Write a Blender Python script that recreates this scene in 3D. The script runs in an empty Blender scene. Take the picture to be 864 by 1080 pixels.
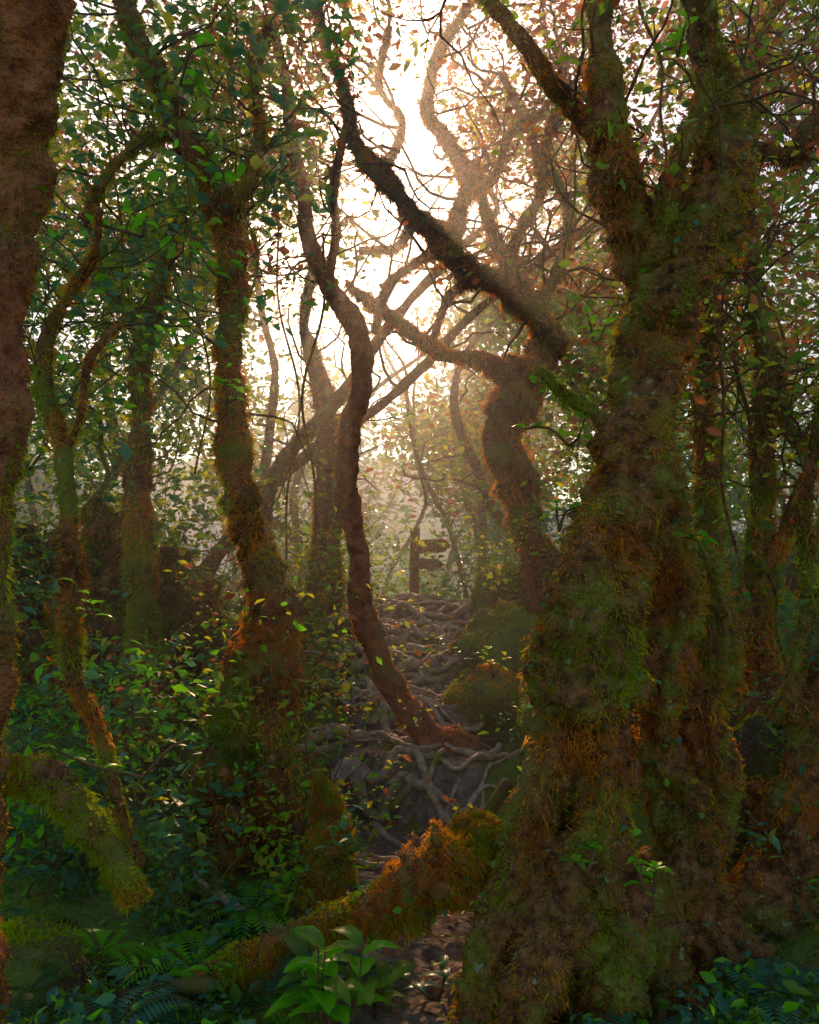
import bpy, math, random
import numpy as np
import bmesh
from mathutils import Vector
rs=np.random.RandomState(7); random.seed(7)
sc=bpy.context.scene
sc.view_settings.view_transform='Standard'; sc.view_settings.look='None'; sc.view_settings.exposure=0; sc.view_settings.gamma=1
EYE=1.5; F=935.0
EL=math.radians(27); AZ=math.radians(-4)
def P(u,v,d):  # image pixel coords u,v placed at distance d -> metres
    return ((u-432)*d/F, d, EYE+(620-v)*d/F)
# ---------------------------------------------------------------- noise
def _h(i,j,k):
    s=np.sin(i*127.1+j*311.7+k*74.7)*43758.5453
    return s-np.floor(s)
def vnoise(p):
    p=np.asarray(p,float); f=np.floor(p); t=p-f; t=t*t*(3-2*t)
    i,j,k=f[:,0],f[:,1],f[:,2]; x,y,z=t[:,0],t[:,1],t[:,2]
    def L(a,b,w): return a+(b-a)*w
    return L(L(L(_h(i,j,k),_h(i+1,j,k),x),L(_h(i,j+1,k),_h(i+1,j+1,k),x),y),
             L(L(_h(i,j,k+1),_h(i+1,j,k+1),x),L(_h(i,j+1,k+1),_h(i+1,j+1,k+1),x),y),z)*2-1
def fbm(p,o=4):
    p=np.asarray(p,float); a=1;s=0;n=0
    for q in range(o):
        s=s+a*vnoise(p*(2.03**q)+q*17.3); n+=a; a*=.5
    return s/n
# ---------------------------------------------------------------- builder
class MB:
    def __init__(s): s.v=[];s.q=[];s.qm=[];s.t=[];s.tm=[];s.n=0
    def add(s,v,q=None,t=None,m=0):
        v=np.asarray(v,float).reshape(-1,3)
        if q is not None and len(q):
            q=np.asarray(q).reshape(-1,4)+s.n; s.q.append(q); s.qm.append(np.broadcast_to(m,(len(q),)).astype(np.int32))
        if t is not None and len(t):
            t=np.asarray(t).reshape(-1,3)+s.n; s.t.append(t); s.tm.append(np.broadcast_to(m,(len(t),)).astype(np.int32))
        s.v.append(v); s.n+=len(v)
    def obj(s,name,mats,parent=None,smooth=True):
        v=np.concatenate(s.v) if s.v else np.zeros((0,3))
        q=np.concatenate(s.q) if s.q else np.zeros((0,4),int); t=np.concatenate(s.t) if s.t else np.zeros((0,3),int)
        qm=np.concatenate(s.qm) if s.qm else np.zeros(0,int); tm=np.concatenate(s.tm) if s.tm else np.zeros(0,int)
        me=bpy.data.meshes.new(name); me.vertices.add(len(v)); me.vertices.foreach_set('co',v.astype(np.float32).ravel())
        me.loops.add(len(q)*4+len(t)*3); me.loops.foreach_set('vertex_index',np.concatenate([q.ravel(),t.ravel()]).astype(np.int32))
        me.polygons.add(len(q)+len(t))
        me.polygons.foreach_set('loop_start',np.concatenate([np.arange(len(q))*4,len(q)*4+np.arange(len(t))*3]).astype(np.int32))
        for m in mats: me.materials.append(m)
        me.polygons.foreach_set('material_index',np.concatenate([qm,tm]).astype(np.int32))
        me.polygons.foreach_set('use_smooth',np.full(len(q)+len(t),smooth))
        me.update(calc_edges=True); me.validate()
        o=bpy.data.objects.new(name,me); sc.collection.objects.link(o)
        if parent: o.parent=parent
        return o
def catmull(P_,R_,step):
    P_=np.asarray(P_,float);R_=np.asarray(R_,float)
    A=np.vstack([2*P_[0]-P_[1],P_,2*P_[-1]-P_[-2]]);RA=np.concatenate([[R_[0]],R_,[R_[-1]]])
    op=[];orr=[]
    for i in range(1,len(A)-2):
        L=np.linalg.norm(A[i+1]-A[i]); n=max(2,int(L/step)); t=np.linspace(0,1,n,endpoint=False)[:,None]
        p0,p1,p2,p3=A[i-1],A[i],A[i+1],A[i+2]
        op.append(.5*((2*p1)+(p2-p0)*t+(2*p0-5*p1+4*p2-p3)*t**2+(3*p1-p0-3*p2+p3)*t**3))
        tt=t[:,0]; tt=tt*tt*(3-2*tt); orr.append(RA[i]+(RA[i+1]-RA[i])*tt)
    op.append(A[-2][None]);orr.append(np.array([RA[-2]]))
    return np.vstack(op),np.concatenate(orr)
def frames(p):
    T=np.gradient(p,axis=0); T/=np.linalg.norm(T,axis=1)[:,None]+1e-9
    ref=np.array([0.31,1,.17]); 
    N=np.cross(T,ref); bad=np.linalg.norm(N,axis=1)<.15; N[bad]=np.cross(T[bad],[1,.2,0]); N/=np.linalg.norm(N,axis=1)[:,None]+1e-9
    B=np.cross(T,N); return T,N,B
def tube(mb,pts,rad,seg=8,m=0,bump=0.,freq=6.,ridge=0.,cap=True):
    p=np.asarray(pts,float); r=np.asarray(rad,float); T,N,B=frames(p); n=len(p)
    a=np.linspace(0,2*np.pi,seg,endpoint=False)
    D=N[:,None]*np.cos(a)[None,:,None]+B[:,None]*np.sin(a)[None,:,None]
    V=p[:,None]+D*r[:,None,None]
    if bump>0:
        f=fbm(V.reshape(-1,3)*freq,4).reshape(n,seg); g=fbm(V.reshape(-1,3)*freq*4.1+9,3).reshape(n,seg)
        k=1+bump*f*1.3+bump*.55*g
        if ridge>0:
            s=np.linspace(0,n*.05,n)[:,None]; k+=ridge*np.sin(a[None]*4+s+3*vnoise(p*2.)[:,None])+ridge*.5*np.sin(a[None]*9-s*1.3)
        V=p[:,None]+D*(r[:,None]*np.clip(k,.35,2.0))[:,:,None]
    i=np.arange(n-1)[:,None]*seg; j=np.arange(seg)[None]; j2=(j+1)%seg
    q=np.stack([i+j,i+j2,i+seg+j2,i+seg+j],-1).reshape(-1,4)
    V2=V.reshape(-1,3); tr=None
    if cap:
        V2=np.vstack([V2,p[-1]+T[-1]*r[-1]*.6,p[0]-T[0]*r[0]*.6]); e=n*seg; jj=np.arange(seg); k2=(jj+1)%seg
        tr=np.vstack([np.stack([(n-1)*seg+jj,(n-1)*seg+k2,np.full(seg,e)],-1),np.stack([k2,jj,np.full(seg,e+1)],-1)])
    mb.add(V2,q,None,m)
    if tr is not None: 
        mb.t.append(tr+mb.n-len(V2)); mb.tm.append(np.full(len(tr),m))
    return V.reshape(-1,3),D.reshape(-1,3),np.repeat(r,seg)
def unit(v): return v/(np.linalg.norm(v,axis=1)[:,None]+1e-9)
def tufts(mb,S,D,n,L,W,mats,droop=.3,w=None,thr=-.35):
    if n<=0: return
    if w is not None: idx=rs.choice(len(S),n,p=w/w.sum())
    else: idx=rs.randint(0,len(S),n)
    f=fbm(S[idx]*7+3,2); k=f>thr+rs.rand(n)*.3-.15; idx=idx[k]; f=f[k]; n=len(idx)
    p=S[idx]+rs.randn(n,3)*L*.35; d=unit(D[idx]*.8+rs.randn(n,3)*.6+np.array([0,0,-droop]))
    l=L*(.4+rs.rand(n)**2*1.3)*(1+.9*np.clip(f,0,1)); s=unit(np.cross(d,rs.randn(n,3)))*(W*(.6+.8*rs.rand(n)))[:,None]*.5
    p=p-d*l[:,None]*.2
    tip=p+d*l[:,None]; tip[:,2]-=droop*l*.5
    V=np.stack([p-s,p+s,tip],1).reshape(-1,3)
    c=fbm(S[idx]*3.1+31,3)*1.5+rs.randn(n)*.11; mats=np.array(mats); o=np.clip(((c+.5)*len(mats)).astype(int),0,len(mats)-1)
    mb.add(V,None,np.arange(n*3).reshape(-1,3),mats[o])
def leafquads(mb,C,size,mats,asp=.5,up=.5,outd=None):
    C=np.asarray(C,float); n=len(C)
    if n==0:return
    d=rs.randn(n,3); d[:,2]*=.5
    if outd is not None: d=unit(d)+outd*.8
    d=unit(d); nm=rs.randn(n,3)*.75; nm[:,2]+=up*1.6; s=unit(np.cross(d,nm)); nn=np.cross(s,d)
    l=(size*(.4+1.1*rs.rand(n)**1.6))[:,None]; w=l*asp*(.7+.6*rs.rand(n))[:,None]
    b=C; t=C+d*l - nn*l*.08; e1=C+d*l*.45+s*w*.5+nn*l*.07; e2=C+d*l*.45-s*w*.5+nn*l*.07
    f1=C+d*l*.8+s*w*.28; f2=C+d*l*.8-s*w*.28
    V=np.stack([b,e1,f1,t,f2,e2],1).reshape(-1,3); k=np.arange(n)[:,None]*6
    mt=rs.choice(mats,n)
    q=np.concatenate([k+np.array([[0,1,2,3]]),k+np.array([[0,3,4,5]])]); mb.add(V,q,None,np.concatenate([mt,mt]))
# ---------------------------------------------------------------- materials
def mat(name): 
    m=bpy.data.materials.new(name); m.use_nodes=True; nt=m.node_tree; nt.nodes.clear(); return m,nt,nt.nodes,nt.links
def ramp(N,stops):
    r=N.new('ShaderNodeValToRGB'); e=r.color_ramp.elements
    while len(e)<len(stops): e.new(.5)
    for x,(p,c) in zip(e,stops): x.position=p; x.color=(*c,1)
    return r
def noise_col(nt,scale,stops,detail=6,off=0,rough=.6):
    N,L=nt.nodes,nt.links; g=N.new('ShaderNodeNewGeometry'); n=N.new('ShaderNodeTexNoise'); n.inputs['Scale'].default_value=scale; n.inputs['Detail'].default_value=detail; n.inputs['Roughness'].default_value=rough
    mp=N.new('ShaderNodeMapping'); mp.inputs['Location'].default_value=(off,off,off); L.new(g.outputs['Position'],mp.inputs[0]); L.new(mp.outputs[0],n.inputs['Vector'])
    r=ramp(N,stops); L.new(n.outputs[0],r.inputs[0]); return r,n
def mix(nt,f,a,b):
    m=nt.nodes.new('ShaderNodeMix'); m.data_type='RGBA'
    if isinstance(f,(int,float)): m.inputs[0].default_value=f
    else: nt.links.new(f,m.inputs[0])
    for s,i in ((a,6),(b,7)):
        if isinstance(s,tuple): m.inputs[i].default_value=(*s,1)
        else: nt.links.new(s,m.inputs[i])
    return m.outputs[2]
def surf(name,base,base2,moss,sc1=4,thr=(.42,.56),rough=.9,bump=.6,lichen=False,bscale=60,spec=.3):
    m,nt,N,L=mat(name)
    r1,n1=noise_col(nt,sc1*6,[(.3,base),(.7,base2)],detail=3)
    r2,n2=noise_col(nt,sc1,[(thr[0],(0,0,0)),(thr[1],(1,1,1))],off=5,detail=4)
    c=mix(nt,r2.outputs[0],r1.outputs[0],moss)
    if lichen:
        r4,_=noise_col(nt,18,[(.66,(0,0,0)),(.7,(1,1,1))],off=11,detail=2); c=mix(nt,r4.outputs[0],c,(.3,.38,.2))
    b=N.new('ShaderNodeBsdfPrincipled'); b.inputs['Roughness'].default_value=rough; L.new(c,b.inputs['Base Color']); b.inputs['Specular IOR Level'].default_value=spec
    nb=N.new('ShaderNodeTexNoise'); nb.inputs['Scale'].default_value=bscale; nb.inputs['Detail'].default_value=4
    g=N.new('ShaderNodeNewGeometry'); L.new(g.outputs['Position'],nb.inputs['Vector'])
    bp=N.new('ShaderNodeBump'); bp.inputs['Strength'].default_value=bump; bp.inputs['Distance'].default_value=.03; L.new(nb.outputs[0],bp.inputs['Height']); L.new(bp.outputs[0],b.inputs['Normal'])
    o=N.new('ShaderNodeOutputMaterial'); L.new(b.outputs[0],o.inputs[0]); return m
def leafm(name,c1,c2,trans=.5,rough=.45,tc=None,spec=.4):
    m,nt,N,L=mat(name); r,_=noise_col(nt,3.5,[(.35,c1),(.68,c2)],detail=1)
    t=N.new('ShaderNodeBsdfTranslucent'); k=tc or (1.6,1.7,.9)
    v=N.new('ShaderNodeVectorMath'); v.operation='MULTIPLY'; v.inputs[1].default_value=k; L.new(r.outputs[0],v.inputs[0]); L.new(v.outputs[0],t.inputs[0])
    x=N.new('ShaderNodeMixShader'); x.inputs[0].default_value=trans
    if spec>.2: b=N.new('ShaderNodeBsdfPrincipled'); b.inputs['Roughness'].default_value=rough; b.inputs['Specular IOR Level'].default_value=spec; L.new(r.outputs[0],b.inputs['Base Color'])
    else: b=N.new('ShaderNodeBsdfDiffuse'); L.new(r.outputs[0],b.inputs[0])
    L.new(b.outputs[0],x.inputs[1]); L.new(t.outputs[0],x.inputs[2])
    o=N.new('ShaderNodeOutputMaterial'); L.new(x.outputs[0],o.inputs[0]); return m
BARK=surf('mossy_bark',(.04,.014,.007),(.44,.18,.06),(.22,.23,.025),3.5,(.48,.62),lichen=True,bump=1)
BARKR=surf('red_bark',(.16,.045,.02),(.55,.19,.08),(.16,.2,.04),2.5,(.52,.68),bump=1)
TWIG=surf('twig_bark',(.06,.026,.015),(.22,.11,.05),(.14,.12,.02),3,(.5,.6),bump=.2)
MOSSG=leafm('moss_green',(.22,.28,.01),(.5,.55,.02),.55,.9,(1.4,1.35,.5),.1)
MOSSO=leafm('moss_rust',(.62,.19,.018),(.9,.4,.04),.62,.9,(1.1,1.15,.6),.1)
MOSSD=leafm('moss_dark',(.08,.045,.01),(.25,.14,.025),.4,.9,(1.4,1.2,.6),.1)
LG=leafm('leaf_green',(.09,.19,.025),(.24,.36,.03),.5,.4)
LD=leafm('leaf_deep_green',(.05,.17,.09),(.1,.28,.14),.4,.35)
LB=leafm('leaf_russet',(.34,.11,.04),(.6,.22,.07),.5,.5,(1.3,1.0,.7))  # warm glow tint of the central crowns put into leaf colour; litter shares it
LY=leafm('leaf_yellow_green',(.3,.33,.02),(.55,.46,.03),.6,.45)
LH=leafm('leaf_bright_green',(.15,.46,.012),(.28,.68,.02),.55,.3,(1.4,1.5,.8))
SOIL=surf('forest_floor',(.05,.028,.016),(.17,.09,.045),(.16,.22,.025),1.8,(.4,.52),bump=.9,bscale=40)
MUD=surf('packed_mud',(.06,.04,.03),(.36,.25,.18),(.16,.2,.03),2.2,(.57,.66),rough=.85,bump=1,bscale=30,spec=.12)
ROOT=surf('root_bark',(.3,.18,.12),(.68,.46,.32),(.24,.25,.04),4,(.54,.64),rough=.7,bump=.4,spec=.25)
WOOD=surf('weathered_wood',(.3,.09,.04),(.5,.18,.08),(.06,.07,.02),5,(.7,.8),bump=.3)
HILL=surf('haze_blue_forest',(.1,.17,.17),(.2,.3,.32),(.13,.22,.24),.02,(.4,.6),bump=.2,bscale=.3,spec=.1)  # blue-green base colours include the tint of distance haze
TREEM=[BARK,MOSSG,MOSSO,MOSSD,LG,LD,LB,LY,LH,TWIG,BARKR]
# ---------------------------------------------------------------- terrain
def pathz(y):
    return np.interp(y,[-5,3,4.6,5.25,5.42,6.1,6.25,7.0,7.12,7.8,7.9,8.6,8.7,9.6,10.2,12,18,40,90,1e4],
                       [-.1,0,.0,.05,.42,.5,.66,.74,.9,.95,1.08,1.14,1.26,1.3,1.33,1.2,.2,-8,-22,-22])
def hz(x,y):
    x=np.asarray(x,float);y=np.asarray(y,float); sh=x.shape
    X=x.ravel();Y=y.ravel(); z=pathz(Y+.15*np.sin(X*5))
    cx=.05+.08*np.sin(Y*.9); d=np.abs(X-cx)
    near=np.clip(1-(Y-14)/20,0,1)*np.clip((Y-1)/2.5,0,1)
    side=np.clip((d-.55)/.9,0,1); side=side*side*(3-2*side)
    q=np.stack([X,Y,0*X],-1)
    z=z+near*side*(.1+.38*np.clip(fbm(q*.9+4,3)+.3,0,2)*(1+.5*np.clip(d-1,0,2)))
    z=z+near*(.02+.05*side)*fbm(q*4,3)+ .02*near*fbm(q*14,2)
    far=np.clip((Y-40)/60,0,1)
    z=z+far*(14*fbm(q*.012,3))
    return z.reshape(sh)
def axis(n,k,m,c=0): t=np.linspace(-1,1,n); return c+np.sinh(t*k)/np.sinh(k)*m
xs=axis(420,6.2,900); ys=axis(520,6.2,900,5.5)
X,Y=np.meshgrid(xs,ys); Z=hz(X,Y); V=np.stack([X,Y,Z],-1).reshape(-1,3); nx=len(xs)
i,j=np.meshgrid(np.arange(len(ys)-1),np.arange(nx-1),indexing='ij'); k=(i*nx+j).ravel()
mb=MB(); mb.add(V,np.stack([k,k+1,k+1+nx,k+nx],-1)); mb.obj('ground',[SOIL])
# added forested ridge as teal backdrop, distance haze put into its colour
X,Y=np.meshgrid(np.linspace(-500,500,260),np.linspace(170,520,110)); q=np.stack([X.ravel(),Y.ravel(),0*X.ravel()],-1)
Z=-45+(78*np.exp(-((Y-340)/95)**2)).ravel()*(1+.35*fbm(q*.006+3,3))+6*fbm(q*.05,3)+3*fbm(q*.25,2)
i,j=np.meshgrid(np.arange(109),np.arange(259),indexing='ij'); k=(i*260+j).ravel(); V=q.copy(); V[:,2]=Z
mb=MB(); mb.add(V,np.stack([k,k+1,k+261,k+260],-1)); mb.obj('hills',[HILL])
# moss carpet on ground
mb=MB(); n=90000
gy=2+12*rs.rand(n)**1.5; gx=(rs.rand(n)*2-1)*(.6*gy+.5); keep=(np.abs(gx-.05)>.45+.2*rs.rand(n))&(fbm(np.stack([gx,gy,gx*0],-1)*1.6,3)>-.2)
gx=gx[keep];gy=gy[keep]; S=np.stack([gx,gy,hz(gx,gy)],-1); D=np.tile([0,0,1.],(len(S),1))
tufts(mb,S,D,80000,.03,.008,[0,0,0,1,2],0.05); mb.obj('ground_moss',[MOSSG,MOSSO,MOSSD])
# path
yy=np.linspace(1.5,11,500); tt=np.linspace(-1,1,50); Yp,Tp=np.meshgrid(yy,tt,indexing='ij')
wv=.54+.1*fbm(np.stack([Yp.ravel()*1.5,Tp.ravel()*0+np.sign(Tp.ravel())*3,Yp.ravel()*0],-1),3).reshape(Yp.shape)
Xp=.05+.08*np.sin(Yp*.9)+Tp*wv; Zp=hz(Xp,Yp)+.025-.07*np.abs(Tp)**6+.02*fbm(np.stack([Xp.ravel()*9,Yp.ravel()*9,0*Xp.ravel()],-1),3).reshape(Xp.shape)
i,j=np.meshgrid(np.arange(499),np.arange(49),indexing='ij'); k=(i*50+j).ravel()
mb=MB(); mb.add(np.stack([Xp,Yp,Zp],-1).reshape(-1,3),np.stack([k,k+50,k+51,k+1],-1)[:,::-1]); mb.obj('dirt_path',[MUD])
# roots on path: lie along the step edges, some running down the slope
mb=MB()
for s in range(62):
    t=np.linspace(0,1,50)
    if s<36:
        y0=[5.36,6.16,7.04,7.84,8.64,5.7,6.6,7.4,8.2,9.2,9.8][s%11]+rs.randn()*.05; sl=rs.randn()*.3; x0=rs.uniform(-.9,-.1); x1=x0+rs.uniform(.6,1.5)
        if rs.rand()<.5: x0,x1=x1,x0
        x=x0+(x1-x0)*t; y=y0-.15*np.sin(x*5)+sl*t+.06*np.sin(t*6+rs.rand()*6)+.05*np.sin(t*15+rs.rand()*6)
        r=rs.uniform(.018,.055)
    else:
        x0=rs.uniform(-.7,.7); y0=rs.uniform(3.2,9); y=y0+t*rs.uniform(.6,1.8); x=x0+rs.randn()*.6*t+.09*np.sin(t*8+rs.rand()*6); r=rs.uniform(.012,.035)
    z=hz(x,y)+r*.8+.03*np.sin(t*9+rs.rand()*6)+.02
    tube(mb,np.stack([x,y,z],-1),r*(1-.65*t)*(1+.2*np.sin(t*11)),9,0,.35,12)
    if rs.rand()<.5:
        k=20; x2=x[k]+np.linspace(0,rs.uniform(-.5,.5),14); y2=y[k]-np.linspace(0,rs.uniform(.2,.6),14); tube(mb,np.stack([x2,y2,hz(x2,y2)+r*.4],-1),r*.6*np.linspace(1,.3,14),6,0,.3,12)
mb.obj('exposed_tree_roots',[ROOT])
# ---------------------------------------------------------------- branching
IMAGE_GAPS=[(425,155,66,110,1.),(460,215,120,52,.92),(410,320,55,65,.8),(565,245,55,50,.65),(330,250,45,45,.6),(405,515,100,55,.5),(465,560,50,50,.5),(450,400,55,50,.6),(500,60,50,50,.45)]  # ellipses in image pixels where the canopy is thinned to show sky
TE=math.tan(EL)
def thin_chance(C):   # leaf thinning by camera-image ellipses, plus a corridor cleared to let sun in
    y=np.maximum(C[:,1],.5); u=432+C[:,0]/y*F; v=620-(C[:,2]-EYE)/y*F; p=np.zeros(len(C))
    for a,b,c,d,w in IMAGE_GAPS: p=np.maximum(p,w*np.exp(-(((u-a)/c)**2+((v-b)/d)**2)**1.5))
    z4=C[:,2]-(C[:,1]-3.8)*TE; x4=C[:,0]+(C[:,1]-3.8)*.07
    sun_corridor=(C[:,1]>4.0)&(np.abs(x4)<1.3)&(z4>-1.8)&(z4<2.3)  # corridor cleared of foliage so sunlight reaches the path and near trees
    return np.maximum(p,np.where(z4>-.2,.85,.6)*sun_corridor)
def twig(mb,p0,d0,L,r,lv,leaves,m=9,seg=4,curl=.35,up=.12,nsub=(2,4)):
    n=max(4,int(6+L*3)); pts=[p0]; d=d0/np.linalg.norm(d0); ds=[d]
    for i in range(n-1):
        d=d+rs.randn(3)*curl; d[2]+=up*.6; d/=np.linalg.norm(d); pts.append(pts[-1]+d*L/n); ds.append(d)
    pts=np.array(pts)
    if p0[2]>2 and rs.rand()<thin_chance(pts[-1:])[0]*.6: return
    rr=r*np.linspace(1,.35,n); tube(mb,pts,rr,seg,m,cap=False)
    if lv==0:
        for i in range(n//2,n): leaves.append(pts[i])
        leaves.append(pts[-1]); return
    for s in range(rs.randint(*nsub)):
        i=rs.randint(n//3,n); dd=ds[i]+rs.randn(3)*.75; twig(mb,pts[i],dd,L*rs.uniform(.4,.7),rr[i]*.6,lv-1,leaves,m,seg,curl,up,nsub)
def place_leaves(mb,leaves,per,spread,size,mats,asp=.5,gap=True,up=.5,budget=300):
    if not leaves: return
    A=np.array(leaves)
    if gap:
        A=A[(A[:,1]>1.6)]
        if len(A): A=A[rs.rand(len(A))>thin_chance(A)]
    if len(A)>budget: A=A[rs.choice(len(A),budget,replace=False)]
    elif gap and len(A): # fill out the crown around its own twig ends
        m_=min(budget-len(A),len(A)*3); A=np.vstack([A,A[rs.choice(len(A),m_)]+rs.randn(m_,3)*spread])
    C=np.repeat(A,per,0); C=C+rs.randn(len(C),3)*spread*.8
    if gap: C=C[rs.rand(len(C))>thin_chance(C)**1.5]
    leafquads(mb,C,size,mats,asp,up)
def tree(name,d,limbs,seg=14,step=.03,bump=.28,freq=5,ridge=.0,tuft=20000,tl=.03,tw=.006,tm=(1,2,2,3),bark=0,
         tw_n=0,tw_len=(.5,1.0),tw_lv=1,tw_r=.012,minz=1.8,leafm_=(4,5,6),per=5,spread=.08,size=.045,foliage=True,wob=.12,asp=.5,hang=0,rs_=1.,budget=300,epi=0,knot=0.):
    mb=MB(); SS=[];DD=[];RR=[];cand=[]
    for li,lb in enumerate(limbs):
        ph=rs.rand()*6; pts=[];rad=[]
        for i,q in enumerate(lb):
            dd=d+(q[3] if len(q)>3 else wob*math.sin(ph*(li>0)+i*.8)*(1 if i or li==0 else .3)*min(1,i/2 if li else 1)); pts.append(P(q[0],q[1],dd)); rad.append(q[2]*d/F*rs_)
        p,r=catmull(pts,rad,step)
        if knot: r=r*(1+knot*vnoise(p*5.5+77)+knot*.7*vnoise(p*13+5)); p=p+np.stack([vnoise(p*6+50),vnoise(p*6+90),vnoise(p*6+20)],-1)*knot*.09*min(1,np.mean(r)*14)
        p=p+np.stack([vnoise(p*3+50),vnoise(p*3+90),vnoise(p*3+20)],-1)*min(.03,np.mean(r)*.35)
        S,D,R=tube(mb,p,r,seg,bark,bump,freq/(max(.04,np.mean(r))*8),ridge)
        SS.append(S);DD.append(D);RR.append(R)
        for pp,r_ in zip(p,r):
            if pp[2]>minz: cand.append((pp,r_))
    S=np.vstack(SS);D=np.vstack(DD);R=np.concatenate(RR)
    tufts(mb,S,D,tuft,tl,tw,list(tm),.35,w=R)
    tufts(mb,S,D,tuft//5,tl*1.5,tw*1.5,list(tm),.6,w=R,thr=.1)
    if hang:
        k=rs.choice(len(S),hang); k=k[(D[k][:,2]<.2)&(fbm(S[k]*3+7,2)>-.05)]; D2=D[k]*.25+np.array([0,0,-1.]); tufts(mb,S[k],D2,len(k),tl*2.1,tw*.9,list(tm),.5)
    if epi:
        k=rs.choice(len(S),epi*3); k=k[fbm(S[k]*4+60,2)>.12][:epi]; leafquads(mb,S[k]+D[k]*.012,.026,[4,8,7,5],.7,.3)
    root=bpy.data.objects.new(name,None); sc.collection.objects.link(root)
    lm=MB(); leaves=[]
    for s in range(tw_n):
        pp,r_=cand[rs.randint(len(cand))]; dd=rs.randn(3); dd[2]=abs(dd[2])*.7; twig(mb,pp,dd,rs.uniform(*tw_len),tw_r,tw_lv,leaves)
    mb.obj('trunk',TREEM,root)
    if leaves and foliage:
        place_leaves(lm,leaves,per,spread,size,list(leafm_),asp,budget=budget); 
        if lm.n: lm.obj('leaves',TREEM,root)
    return root
# main right tree
tree('mossy_tree',3.2,[
 [(585,1190,100),(595,1090,84),(615,980,70),(618,880,60),(612,780,60),(618,700,64),(632,620,58),(655,550,46),(668,470,44),(682,390,44),(694,320,46),(675,265,42),(655,210,30),(645,150,24),(641,90,19),(637,20,15),(634,-60,13)],
 [(690,340,30),(718,300,40),(742,240,40),(762,180,32),(760,120,26),(745,70,20),(735,10,20),(720,-60,16)],
 [(700,280,18),(702,220,16),(718,165,13),(735,120,11),(745,60,9)],
 [(645,170,16),(625,135,14),(590,95,12),(560,50,10),(530,15,9),(490,-20,8)],
 [(690,480,30,.1),(705,560,38,.15),(715,620,40,.15),(700,700,36,.15),(690,780,34,.2),(720,860,40,.2),(740,960,46,.2),(770,1060,55,.1),(780,1150,60,.1)],
 [(700,560,22,.2),(745,600,26,.3),(760,680,30,.3),(745,760,34,.3),(755,850,34,.3),(700,950,34,.1),(690,1060,40,0),(690,1150,44,0)],
 [(605,770,30,-.05),(580,820,32,-.1),(562,880,32,-.1),(545,940,32,-.15),(522,1000,32,-.2),(500,1060,30,-.25),(480,1130,26,-.3)],
 [(620,900,40,-.1),(600,970,44,-.2),(570,1030,40,-.3),(545,1100,40,-.35)],
 [(650,800,30,-.1),(640,900,36,-.2),(650,1000,34,-.2),(640,1120,40,-.2)],
 [(655,470,9),(630,440,8),(600,420,8),(570,392,6)],
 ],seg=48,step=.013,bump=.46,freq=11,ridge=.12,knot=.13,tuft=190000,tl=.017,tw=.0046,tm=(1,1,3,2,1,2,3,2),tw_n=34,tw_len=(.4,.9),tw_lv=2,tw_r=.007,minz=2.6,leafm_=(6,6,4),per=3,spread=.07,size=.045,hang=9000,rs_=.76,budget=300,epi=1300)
# left edge tree
tree('red_bark_tree',2.4,[[(38,-80,46),(30,40,44),(20,150,43),(10,260,36),(-4,370,32),(-12,470,32),(-20,600,32),(-24,760,32),(-30,900,36),(-36,1080,46),(-40,1260,60)]],
 seg=44,step=.013,bump=.32,freq=9,ridge=.05,tuft=30000,tl=.011,tw=.0035,bark=10,tm=(1,3,2,2),tw_n=0,rs_=.88,epi=150)
tree('mossy_tree',4.5,[
 [(250,950,52),(252,880,40),(245,810,34),(262,740,34),(284,670,30),(284,610,28),(262,550,20),(248,480,17),(242,410,16),(244,340,16),(242,270,17),(228,210,19),(200,150,17),(160,80,15),(140,20,13),(125,-60,11)],
 [(238,230,12),(262,190,8),(275,140,7),(268,80,6),(285,20,5)],
 [(250,860,30,-.1),(225,900,26,-.2),(205,960,24,-.3)],[(285,640,24,.1),(300,700,20,.1),(290,780,22,.1),(300,860,22,.1),(315,930,20,.1)],
 [(190,140,8),(150,150,7),(110,190,6),(90,240,5)]],
 seg=28,step=.018,bump=.6,freq=11,knot=.16,tuft=80000,tl=.023,tw=.006,tm=(1,2,2,3,2),tw_n=60,tw_len=(.5,1.2),tw_lv=2,tw_r=.007,minz=2.3,leafm_=(5,5,4,4,7),per=4,spread=.12,size=.07,hang=6000,rs_=.8,budget=800,epi=500)
tree('mossy_tree',5.6,[
 [(158,800,34),(152,700,24),(150,620,20),(148,540,16),(149,470,13),(150,410,12),(156,350,12),(168,295,12),(185,250,9),(180,190,7)],
 [(156,340,8),(130,320,7),(105,290,6),(95,240,5)]],
 seg=16,step=.03,bump=.5,knot=.15,tuft=24000,tl=.026,tw=.007,tw_n=36,tw_len=(.6,1.3),tw_lv=2,tw_r=.008,minz=2.0,leafm_=(5,4,7),per=4,spread=.15,size=.07,hang=2000,rs_=.8,budget=650)
tree('twisted_sapling',3.5,[
 [(150,910,6),(128,860,6),(112,790,7),(96,750,8),(78,715,9),(73,650,10),(76,590,9),(70,520,9),(66,465,9),(46,410,9),(52,350,7),(75,310,6),(100,270,5),(105,220,4)],
 [(68,480,5),(85,440,4),(95,380,4),(130,340,3)]],
 seg=14,step=.02,bump=.4,knot=.12,tuft=10000,tl=.018,tw=.005,tw_n=16,tw_len=(.4,.9),tw_lv=2,tw_r=.005,minz=2.1,leafm_=(5,4,8),per=2,spread=.09,size=.06,budget=260)
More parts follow.
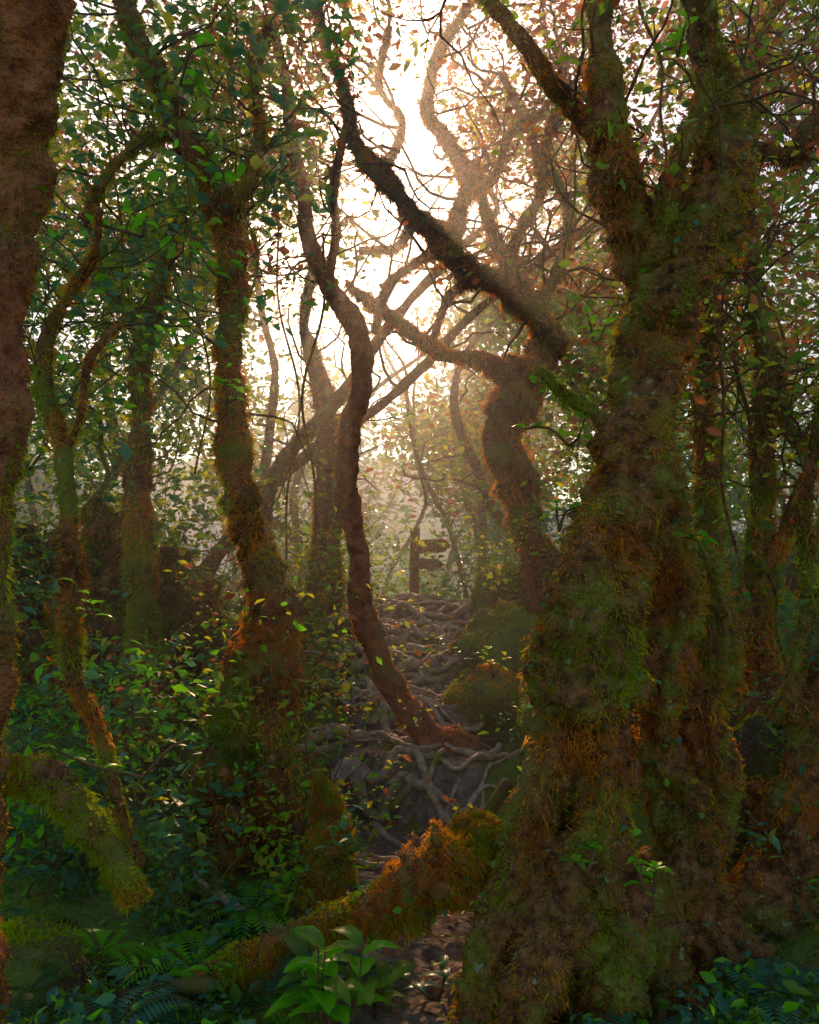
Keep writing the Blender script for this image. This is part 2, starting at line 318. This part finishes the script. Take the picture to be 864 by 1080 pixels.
# centre slender tree leaning over path
tree('leaning_slender_tree',5.6,[
 [(500,797,16),(472,788,22),(447,766,17),(420,730,15),(396,685,14),(380,640,14),(377,590,13),(370,550,12),(364,505,12),(368,450,12),(381,405,13),(384,370,13),(368,335,13),(345,300,11),(328,255,10),(318,205,8),(305,150,7),(300,90,6),(290,30,5)],
 [(345,300,6),(355,250,5),(350,200,5),(362,140,4)],[(468,788,9),(440,800,8),(405,805,5)],[(470,792,9),(500,800,8),(530,800,5)]],
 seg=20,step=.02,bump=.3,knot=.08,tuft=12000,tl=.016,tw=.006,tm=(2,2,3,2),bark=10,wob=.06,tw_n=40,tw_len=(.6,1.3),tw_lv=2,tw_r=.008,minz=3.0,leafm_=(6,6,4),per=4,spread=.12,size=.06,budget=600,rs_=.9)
# arching centre right tree
tree('arching_mossy_tree',7.0,[
 [(610,720,36),(590,640,28),(565,570,22),(545,510,21),(534,455,24),(548,410,26),(572,382,20),(568,345,18),(542,310,17),(505,290,16),(470,262,16),(438,225,12),(405,185,11),(375,150,9),(362,100,7),(340,40,6),(330,-20,5)],
 [(480,272,12),(483,230,10),(494,192,9),(474,155,8),(452,115,7),(462,60,6),(495,5,5)],
 [(542,405,12),(505,378,10),(470,375,8),(435,352,8),(400,325,7),(365,300,5)],
 [(560,340,10),(530,270,8),(510,215,7),(500,170,6)],
 [(600,650,14),(560,640,12),(520,655,11),(480,690,8)],
 [(484,215,6),(520,190,5),(540,140,5),(580,110,4),(600,60,4)],[(438,225,6),(420,260,5),(380,265,4)],
 [(405,185,6),(425,130,5),(400,90,4),(410,30,4)],[(555,330,8),(590,280,7),(600,220,6),(575,160,5),(600,90,4)],[(500,290,6),(470,320,5),(455,365,4)],
 [(470,262,7),(440,275,6),(410,300,5),(395,350,4)],[(530,300,7),(545,250,6),(570,200,6),(560,140,5),(530,80,4)]],
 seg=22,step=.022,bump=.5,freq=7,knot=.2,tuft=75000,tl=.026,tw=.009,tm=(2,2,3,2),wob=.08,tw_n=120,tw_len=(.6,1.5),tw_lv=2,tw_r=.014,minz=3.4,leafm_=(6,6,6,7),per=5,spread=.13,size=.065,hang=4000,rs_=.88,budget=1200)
tree('mossy_tree',5.0,[[(740,760,26),(745,640,20),(748,560,17),(745,480,15),(742,400,14),(748,330,12),(770,270,10),(790,200,9),(785,120,8),(800,40,7),(830,-20,6)]],
 seg=16,step=.03,bump=.4,knot=.12,tuft=18000,tl=.025,tw=.007,tw_n=40,tw_len=(.5,1.2),tw_lv=2,tw_r=.009,minz=2.3,leafm_=(4,7,6),per=4,spread=.12,size=.055,hang=1500,rs_=.8,budget=700)
tree('mossy_tree',4.3,[[(785,900,34),(792,800,26),(800,700,20),(806,600,20),(800,520,17),(804,450,13),(806,390,10),(798,320,9),(790,260,8),(785,180,7),(800,110,7)],
 [(900,540,10),(862,480,12),(835,455,12),(822,400,10),(800,330,8)],[(900,100,13),(858,130,12),(838,165,12),(808,160,8),(780,140,6),(770,110,5)],
 [(800,620,8),(830,560,10),(850,500,8)]],
 seg=16,step=.025,bump=.4,knot=.15,tuft=32000,tl=.024,tw=.006,tw_n=50,tw_len=(.5,1.1),tw_lv=2,tw_r=.008,minz=1.9,leafm_=(4,7,4,6),per=4,spread=.12,size=.055,hang=3000,rs_=.8,budget=700)
tree('mossy_tree',3.6,[[(835,760,8),(842,690,7),(855,620,8),(850,550,7),(858,480,6),(880,400,6)],[(820,1100,60),(830,980,50),(850,860,40),(870,760,30),(900,650,20)],[(860,860,24),(800,840,16),(760,850,12)],[(840,960,30),(790,960,30),(760,1000,30)]],
 seg=20,step=.022,bump=.6,freq=10,tuft=36000,tl=.022,tw=.006,tm=(1,3,2,3,2),hang=4000,epi=400)
tree('mossy_tree',8.5,[[(345,640,22),(342,560,18),(346,500,16),(344,430,14),(330,380,9),(320,330,7),(330,270,5),(318,210,4)]],seg=12,step=.04,bump=.3,knot=.12,tuft=6000,tl=.04,tw=.01,tw_n=30,tw_len=(.6,1.5),tw_lv=2,minz=2.4,leafm_=(4,7,4),per=5,spread=.17,size=.08,rs_=.85,budget=600)
# moss-draped root stumps at the left
for nm,d,lb in [('mossy_stump',6.0,[[(100,780,50),(108,680,44),(104,610,34),(112,560,22),(104,525,10)],[(100,700,30),(70,620,22),(62,560,12)],[(115,690,30),(150,740,28),(170,800,26)]]),
                ('mossy_stump',6.2,[[(190,790,44),(186,700,34),(178,630,26),(184,580,14)],[(190,700,22),(215,650,16),(222,610,8)],[(190,730,24),(160,790,20)]]),
                ('mossy_stump',6.6,[[(30,800,50),(25,690,44),(34,610,30),(20,560,14)],[(30,700,26),(60,760,26),(70,820,26)]])]:
    tree(nm,d,lb,seg=30,step=.03,bump=.7,freq=9,ridge=.12,tuft=22000,tl=.03,tw=.008,tm=(3,3,1,3,2),hang=5000,rs_=.9,tw_n=10,tw_len=(.3,.8),tw_r=.006,minz=1.3,leafm_=(5,4,7),per=3,budget=200,size=.07)
# thin lianas
mb=MB()
for (u,v0,v1,d,r) in [(335,250,610,5,.008),(255,60,330,4,.005),(205,100,500,4.2,.005),(770,300,720,4.1,.008),(790,360,690,4.6,.01),(725,480,640,3.6,.006),(610,20,300,5,.007),(130,120,560,4.6,.006),(822,300,560,5,.008),(100,430,560,6.5,.02),(300,200,600,7,.01),(690,0,240,4.5,.008),(815,560,760,3.9,.008)]:
    t=np.linspace(0,1,50); p=np.array([P(u+12*math.sin(a*5+u)+5*math.sin(a*13+d),v0+(v1-v0)*a,d+.15*math.sin(a*6+u)) for a in t]); S,D,R=tube(mb,p,np.full(50,r),6,0,.2,20); tufts(mb,S,D,700,.018,.004,[1,2,3],.4)
mb.obj('hanging_liana',TREEM)
# ---------------------------------------------------------------- background forest trees
def fade_tree(x,y,h,mats,name='forest_tree',tn=13,per=5,size=.09,spread=.2,lv=2,low=.25,budget=650):
    z0=float(hz(np.array([x]),np.array([y]))[0])-.1; mb=MB(); lm=MB(); n=9; pts=[np.array([x,y,z0])]; d=np.array([rs.randn()*.15,rs.randn()*.1,1.])
    for i in range(n): 
        d=d+rs.randn(3)*np.array([.28,.2,.05]); d[2]=abs(d[2]); d/=np.linalg.norm(d); pts.append(pts[-1]+d*h/n)
    rad=np.linspace(.07,.02,n+1)*(.6+.7*rs.rand()); p,r=catmull(pts,rad,.08); S,D,R=tube(mb,p,r,9,0,.35,6); tufts(mb,S,D,1200,.04,.014,[1,2,3],.3)
    lv_=[]
    for s in range(tn):
        i=rs.randint(int(len(p)*low),len(p)); dd=rs.randn(3); dd[2]=abs(dd[2])*.6+.1; twig(mb,p[i],dd,rs.uniform(.7,1.9),r[i]*.35,lv,lv_,nsub=(2,5))
    place_leaves(lm,lv_,per,spread,size,mats,budget=budget)
    root=bpy.data.objects.new(name,None); sc.collection.objects.link(root); mb.obj('trunk',TREEM,root)
    if lm.n: lm.obj('leaves',TREEM,root)
for x,y,h in [(-3.2,7.2,6),(-2.2,8.5,6.5),(-4.5,9.5,7),(-1.7,9.6,6),(-3.0,11,8),(2.6,6.6,6),(3.8,7.8,6.5),(2.2,9.2,6.5),(4.4,10.2,8),(1.6,11,5),(-1.6,12.5,6.5),(3.0,12.5,9),(-5.5,13,9),(.9,14,5.5),(-.8,15.5,6),(5.8,13.5,9),(1.8,16.5,9),(-3,16,9),(-7,15,10),(8,17,10),(.2,19,7),(4.5,18,11),(-5,20,11),(-2.5,6.4,5.5),(1.7,8.0,5.5),(-4,7.8,7),(-6,10.5,8)]:
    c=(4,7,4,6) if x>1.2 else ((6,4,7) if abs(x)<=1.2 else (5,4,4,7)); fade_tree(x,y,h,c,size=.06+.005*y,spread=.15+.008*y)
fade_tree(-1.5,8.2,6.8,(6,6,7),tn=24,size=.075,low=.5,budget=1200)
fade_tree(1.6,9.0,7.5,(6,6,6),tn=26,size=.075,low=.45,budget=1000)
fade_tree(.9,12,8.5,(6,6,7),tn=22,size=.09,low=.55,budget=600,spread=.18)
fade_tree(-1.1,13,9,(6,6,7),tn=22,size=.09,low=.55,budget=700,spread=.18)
for x,y in [(-4,26),(-1,24),(2,25),(5,27),(-8,28),(8,24),(0,30),(3,33),(-3,34),(-11,24),(11,27),(-6,23),(6,22),(-13,30),(13,31)]:
    fade_tree(x,y,rs.uniform(10,13),(5,5,5,4),tn=12,size=.28,spread=.55,low=.25,budget=600)
# ---------------------------------------------------------------- mounds, stumps, logs
def mound(name,c,rad,mats=(1,1,3),tuft=16000,tl=.025):
    mb=MB(); u=np.linspace(0,np.pi,70)[:,None]; a=np.linspace(0,2*np.pi,100,endpoint=False)[None]
    D=np.stack([np.sin(u)*np.cos(a),np.sin(u)*np.sin(a),np.cos(u)+0*a],-1).reshape(-1,3); V=D*np.array(rad); k=1+.5*fbm(V*2.6+c[0]*3,3)+.2*fbm(V*9,3); V=V*k[:,None]+np.array(c)
    i,j=np.meshgrid(np.arange(69),np.arange(100),indexing='ij'); i=i.ravel();j=j.ravel(); j2=(j+1)%100
    mb.add(V,np.stack([i*100+j,(i+1)*100+j,(i+1)*100+j2,i*100+j2],-1),None,0); tufts(mb,V,D,tuft,tl,.007,list(mats),.2); return mb.obj(name,[SOIL,MOSSG,MOSSO,MOSSD])
mound('mossy_boulder',(.82,7.0,.95),(.42,.4,.4),(1,1,3,1,2)); mound('mossy_boulder',(.58,6.3,.66),(.26,.3,.22),(1,1,2)); mound('mossy_boulder',(.9,8.2,1.35),(.3,.3,.35))
mound('mossy_boulder',(1.1,5.6,.55),(.4,.4,.45)); mound('mossy_boulder',(-1.0,6.2,.75),(.35,.4,.3),(1,3,3))
mound('mossy_boulder',(2.1,5.6,.8),(.5,.4,.7),(3,3,2)); mound('mossy_boulder',(1.75,4.2,.35),(.4,.4,.5),(3,3,1)); mound('mossy_boulder',(-1.7,4.3,.1),(.5,.4,.35),(1,3,3)); mound('mossy_boulder',(-1.5,3.3,-.05),(.45,.4,.22),(1,1,3))
log=tree
log('mossy_fallen_log',3.2,[[(520,868,26,.2),(490,898,36,.1),(455,922,36,0),(420,945,32,0),(385,965,28,-.05),(345,972,20,-.1),(300,985,16,-.1),(250,1012,15,-.1),(215,1036,11,-.15)]],seg=30,step=.015,bump=.7,freq=11,knot=.15,tuft=44000,tl=.021,tw=.005,tm=(1,2,1,2,2),hang=5000,rs_=.8,epi=300)
log('fallen_branch',3.0,[[(225,1035,9),(170,1044,8),(110,1060,8),(60,1078,7),(20,1100,6)]],seg=12,step=.02,bump=.2,tuft=300,tl=.01,bark=9)
log('mossy_fallen_log',3.2,[[(-40,812,24,.3),(20,815,26,.2),(62,835,26,.1),(92,870,24,0),(118,905,20,0),(140,950,18,0)]],seg=26,step=.02,bump=.5,freq=8,knot=.12,tuft=18000,tl=.018,tw=.005,tm=(1,1,2,1,3),hang=1500,rs_=.8)
log('mossy_stump',3.9,[[(335,960,34),(342,900,28),(345,850,18),(338,815,5)],[(345,900,14),(365,930,12),(372,965,10)]],seg=24,step=.018,bump=.7,freq=10,tuft=18000,tl=.022,tw=.005,tm=(2,1,2,1),hang=1500,rs_=.7,epi=100)
log('fallen_branch',4.0,[[(465,920,5),(490,885,7),(515,855,7),(535,825,6)],[(498,875,5),(480,860,4)],[(440,910,4),(520,905,6),(560,925,5)]],seg=10,step=.03,bump=.3,tuft=600,tl=.015,bark=9)
# ---------------------------------------------------------------- signpost
root=bpy.data.objects.new('wooden_signpost',None); sc.collection.objects.link(root)
def box(name,c,s,rot=0,par=None,point=False):
    bm=bmesh.new(); bmesh.ops.create_cube(bm,size=1); 
    for v in bm.verts: v.co=Vector((v.co.x*s[0],v.co.y*s[1],v.co.z*s[2]))
    if point:
        f=[f for f in bm.faces if f.normal.x>.9][0]; r=bmesh.ops.extrude_discrete_faces(bm,faces=[f]); f=r['faces'][0]
        for v in f.verts: v.co.x+=.09; v.co.z*=.1
    bmesh.ops.bevel(bm,geom=bm.edges[:],offset=.006,segments=2,affect='EDGES')
    me=bpy.data.meshes.new(name); bm.to_mesh(me); bm.free(); me.materials.append(WOOD); o=bpy.data.objects.new(name,me); sc.collection.objects.link(o); o.location=c; o.rotation_euler=(0,rot,0); o.parent=par
sx=.06; sy=11.2; sz=1.2
box('post',(sx,sy,sz+.5),(.12,.12,1.1),.02,root); box('arrow_board',(sx+.17,sy-.09,sz+.82),(.4,.04,.17),-.06,root,True); box('lower_board',(sx+.13,sy-.09,sz+.6),(.32,.04,.13),.05,root,True)
# ---------------------------------------------------------------- plants
def bigleaf(mb,p,d,L,W,m,curl=.35):
    d=np.array(d,float); d/=np.linalg.norm(d); s=np.cross(d,[0,0,1]); s/=np.linalg.norm(s)+1e-9; nn=np.cross(s,d); ns=9
    t=np.linspace(0,1,ns); w=W*.5*np.sin(np.pi*np.clip(t,0,1)**.8)**.8; w[-1]=.0008; w[0]=.001
    c=np.array(p)+np.outer(t*L,d)+np.outer(-curl*L*t**2,[0,0,1]); wave=.04*W*np.sin(t*20)
    rows=[c-s*w[:,None]+nn*(w*.35+wave)[:,None],c-s*w[:,None]*.5+nn*(w*.22)[:,None],c,c+s*w[:,None]*.5+nn*(w*.22)[:,None],c+s*w[:,None]+nn*(w*.35-wave)[:,None]]
    V=np.stack(rows,1).reshape(-1,3); q=[]
    for i in range(ns-1):
        for j in range(4): a=i*5+j; q.append((a,a+1,a+6,a+5))
    mb.add(V,q,None,m)
def broadleaf(name,base,h,n,L,W,m,stems=3):
    mb=MB(); base=np.array(base)
    for s in range(stems):
        top=base+np.array([rs.randn()*.1,rs.randn()*.08,h*rs.uniform(.7,1.1)]); p,r=catmull([base,(base+top)/2+rs.randn(3)*.02,top],[.006,.005,.003],.03); tube(mb,p,r,6,9)
        for i in range(n):
            a=i*2.4+rs.rand(); f=.45+.55*i/n; q=p[min(len(p)-1,int(f*len(p)))]; bigleaf(mb,q,(math.cos(a),math.sin(a),.35+.5*(i/n)),L*rs.uniform(.7,1.15),W*rs.uniform(.8,1.1),m if rs.rand()<.75 else 4,rs.uniform(.3,.6))
    return mb.obj(name,TREEM)
broadleaf('broadleaf_plant',(-.26,2.85,.0),.34,7,.17,.085,8,5)
broadleaf('broadleaf_plant',(-.12,3.05,.0),.2,6,.12,.06,4,3); broadleaf('broadleaf_plant',(.1,3.2,.0),.14,5,.09,.045,5,3); broadleaf('broadleaf_plant',(-.75,3.1,.0),.22,6,.11,.05,8,3)
for u,v,d,hh in [(100,672,3.2,.2),(500,705,5.4,.16),(745,590,3.1,.1),(688,940,2.9,.1),(625,360,3.4,.12),(235,205,3.6,.12),(600,470,3.3,.1),(715,60,3.1,.08),(190,90,3.2,.08),(150,820,3.0,.12),(240,295,3.8,.1),(590,560,3.2,.1),(520,715,5.3,.12),(150,250,3.4,.1),(240,425,4.2,.12),(620,920,2.85,.06)]:
    x,y,z=P(u,v,d); broadleaf('leafy_sprig',(x,y,z),hh,5,.08,.036,8 if rs.rand()<.8 else 7,2)
def fern(name,base,n,L,m):
    mb=MB()
    for f in range(n):
        a=rs.rand()*6.28; d=np.array([math.cos(a),math.sin(a),0]); t=np.linspace(0,1,22); l=L*rs.uniform(.7,1.1)
        c=np.array(base)+np.outer(t*l*.8,d)+np.outer(l*(.75*t-.75*t**2.2),[0,0,1]); tube(mb,c,np.linspace(.003,.001,22),4,9,cap=False)
        s=np.cross(d,[0,0,1]); V=[];q=[]
        for i in range(2,22):
            w=l*.2*np.sin(np.pi*min(1,t[i]*1.0)**.7)+.006; tg=(c[i]-c[i-1]); 
            for sg in (-1,1):
                e=c[i]+s*sg*w+tg*.8-np.array([0,0,w*.25]); mid=(c[i]+e)/2; k=len(V); V+=[c[i],mid+tg*.42,e,mid-tg*.42]; q.append((k,k+1,k+2,k+3))
        mb.add(np.array(V),q,None,m)
    return mb.obj(name,TREEM)
for x,y in [(-.55,3.0),(-.8,3.3),(-.95,2.8),(-.45,3.5),(-1.3,3.0),(-.7,3.9),(-1.1,3.8),(-.5,4.3),(-1.5,3.9),(.75,2.7),(1.2,3.0),(-.2,3.3),(-1.9,4.6),(-.95,5.2),(1.3,3.7),(-1.15,3.3),(-.3,2.7),(-1.6,3.4)]:
    fern('fern',(x,y,float(hz(np.array([x]),np.array([y]))[0])+.04),9,rs.uniform(.25,.42),rs.choice([4,8,5]))
def shrub(x,y,h,n,mats,size,name='shrub',per=3,lv=2,budget=300):
    mb=MB(); z=float(hz(np.array([x]),np.array([y]))[0])-.03; lv_=[]
    for s in range(n): twig(mb,np.array([x+rs.randn()*.1,y+rs.randn()*.1,z]),np.array([rs.randn()*.4,rs.randn()*.4,1.]),h*rs.uniform(.6,1.1),.005,lv,lv_,curl=.22)
    place_leaves(mb,lv_,per,.035+size*.5,size,list(mats),gap=False,budget=budget); mb.obj(name,TREEM)
for x,y,h,c,s in [(-.68,4.4,1.3,(7,6,8,7),.045),(-.6,4.9,1.1,(6,7,8,7),.045),(-.85,5.2,1.5,(7,4,6),.05),(-.62,4.2,.6,(8,7),.045),(-1.2,4.4,.8,(5,8,4),.06),(-1.5,3.8,.6,(5,8),.06),(-.95,3.7,.6,(5,4),.055),(-.8,5.8,.9,(7,4,6),.045),(-1.7,5,1.0,(5,8),.06),(-2.4,5,1.3,(5,4),.065),
   (-.95,7.2,1.0,(7,4,6),.055),(1.1,7.8,.8,(4,7),.055),(1.2,6.4,1.1,(4,7,6),.055),(1.5,5.0,1.2,(4,5),.055),(2.2,4.8,1.5,(4,6,5),.055),(1.7,3.6,.9,(5,4),.05),(.9,9.2,.7,(4,7),.06),(-1,8.8,1.0,(4,7),.06),(-.9,10.5,1.0,(4,5),.065),(.9,10.8,1.0,(4,5),.065),(-2,7.2,1.8,(4,5),.065),(1.9,7.2,1.8,(4,7),.065),(-1.2,6.8,1.4,(4,7),.055),(2.6,6,2.0,(4,5),.065),(-3.1,6,2.0,(5,4),.065),(-1.35,10,2,(4,7),.08),(1.5,10,2,(4,7),.08),(-2.6,8.5,2.2,(4,5),.08),(-1.6,7.8,1.8,(4,7),.07),(-3.6,8.6,2.4,(5,4),.09),(3,8.5,2.4,(4,7),.09),(2.1,10.5,2.4,(4,7),.09),(-2.1,11,2.4,(4,7),.1),(-.8,13.5,1.1,(4,5),.1),(.9,13,1.1,(4,5),.1),(.15,13.5,.6,(4,5),.1)]:
    shrub(x,y,h,8,c,s)
# low herb & leaf litter
mb=MB(); n=12000; gy=2.3+8*rs.rand(n)**1.4; gx=(rs.rand(n)*2-1)*(.55*gy+.3); k=(fbm(np.stack([gx,gy,0*gx],-1)*2.3+8,2)>.08)&(np.abs(gx-.05)>.45); gx=gx[k];gy=gy[k]
C=np.stack([gx,gy,hz(gx,gy)+.02+.14*rs.rand(len(gx))**2],-1); C=np.repeat(C,3,0)+rs.randn(len(C)*3,3)*.02; leafquads(mb,C,.055,[4,5,5,8],.5,.8); mb.obj('ground_herbs',TREEM)
mb=MB(); n=5000; gy=2.3+8*rs.rand(n); gx=(rs.rand(n)*2-1)*(.5*gy); C=np.stack([gx,gy,hz(gx,gy)+.035],-1); leafquads(mb,C,.035,[6,6,7,9],.55,2.5); mb.obj('leaf_litter',TREEM)
# ---------------------------------------------------------------- mist
me=bpy.data.meshes.new('forest_mist'); bm=bmesh.new(); bmesh.ops.create_cube(bm,size=1); bm.to_mesh(me); bm.free()
o=bpy.data.objects.new('forest_mist',me); sc.collection.objects.link(o); o.scale=(44,36,22); o.location=(0,20.5,5)
m,nt,N,L=mat('mist'); vs=N.new('ShaderNodeVolumeScatter'); vs.inputs['Density'].default_value=.0155; vs.inputs['Anisotropy'].default_value=.8; vs.inputs['Color'].default_value=(1,.95,.92,1); oo=N.new('ShaderNodeOutputMaterial'); L.new(vs.outputs[0],oo.inputs['Volume']); me.materials.append(m)
# ---------------------------------------------------------------- light
w=bpy.data.worlds.new('World'); sc.world=w; w.use_nodes=True; nt=w.node_tree; bg=nt.nodes['Background']; sk=nt.nodes.new('ShaderNodeTexSky'); sk.sky_type='NISHITA'; sk.sun_disc=False; sk.sun_elevation=EL; sk.sun_rotation=AZ; sk.dust_density=1.0; sk.air_density=1.5; sk.ozone_density=3
nt.links.new(sk.outputs[0],bg.inputs[0]); bg.inputs[1].default_value=.15
l=bpy.data.lights.new('sun','SUN'); l.energy=5; l.angle=math.radians(.5); l.color=(1,.6,.33); lo=bpy.data.objects.new('sun',l); sc.collection.objects.link(lo)
lo.rotation_euler=Vector((math.sin(AZ)*math.cos(EL),math.cos(AZ)*math.cos(EL),math.sin(EL))).to_track_quat('Z','Y').to_euler()
c=bpy.data.cameras.new('camera'); co=bpy.data.objects.new('camera',c); sc.collection.objects.link(co); sc.camera=co; co.location=(0,0,EYE); co.rotation_euler=(math.pi/2,0,0)
c.sensor_fit='VERTICAL'; c.sensor_height=24; c.lens=F/1080*24; c.shift_y=80/1080; c.clip_end=3000; c.clip_start=.05
print('faces',sum(len(o.data.polygons) for o in bpy.data.objects if o.type=='MESH'))
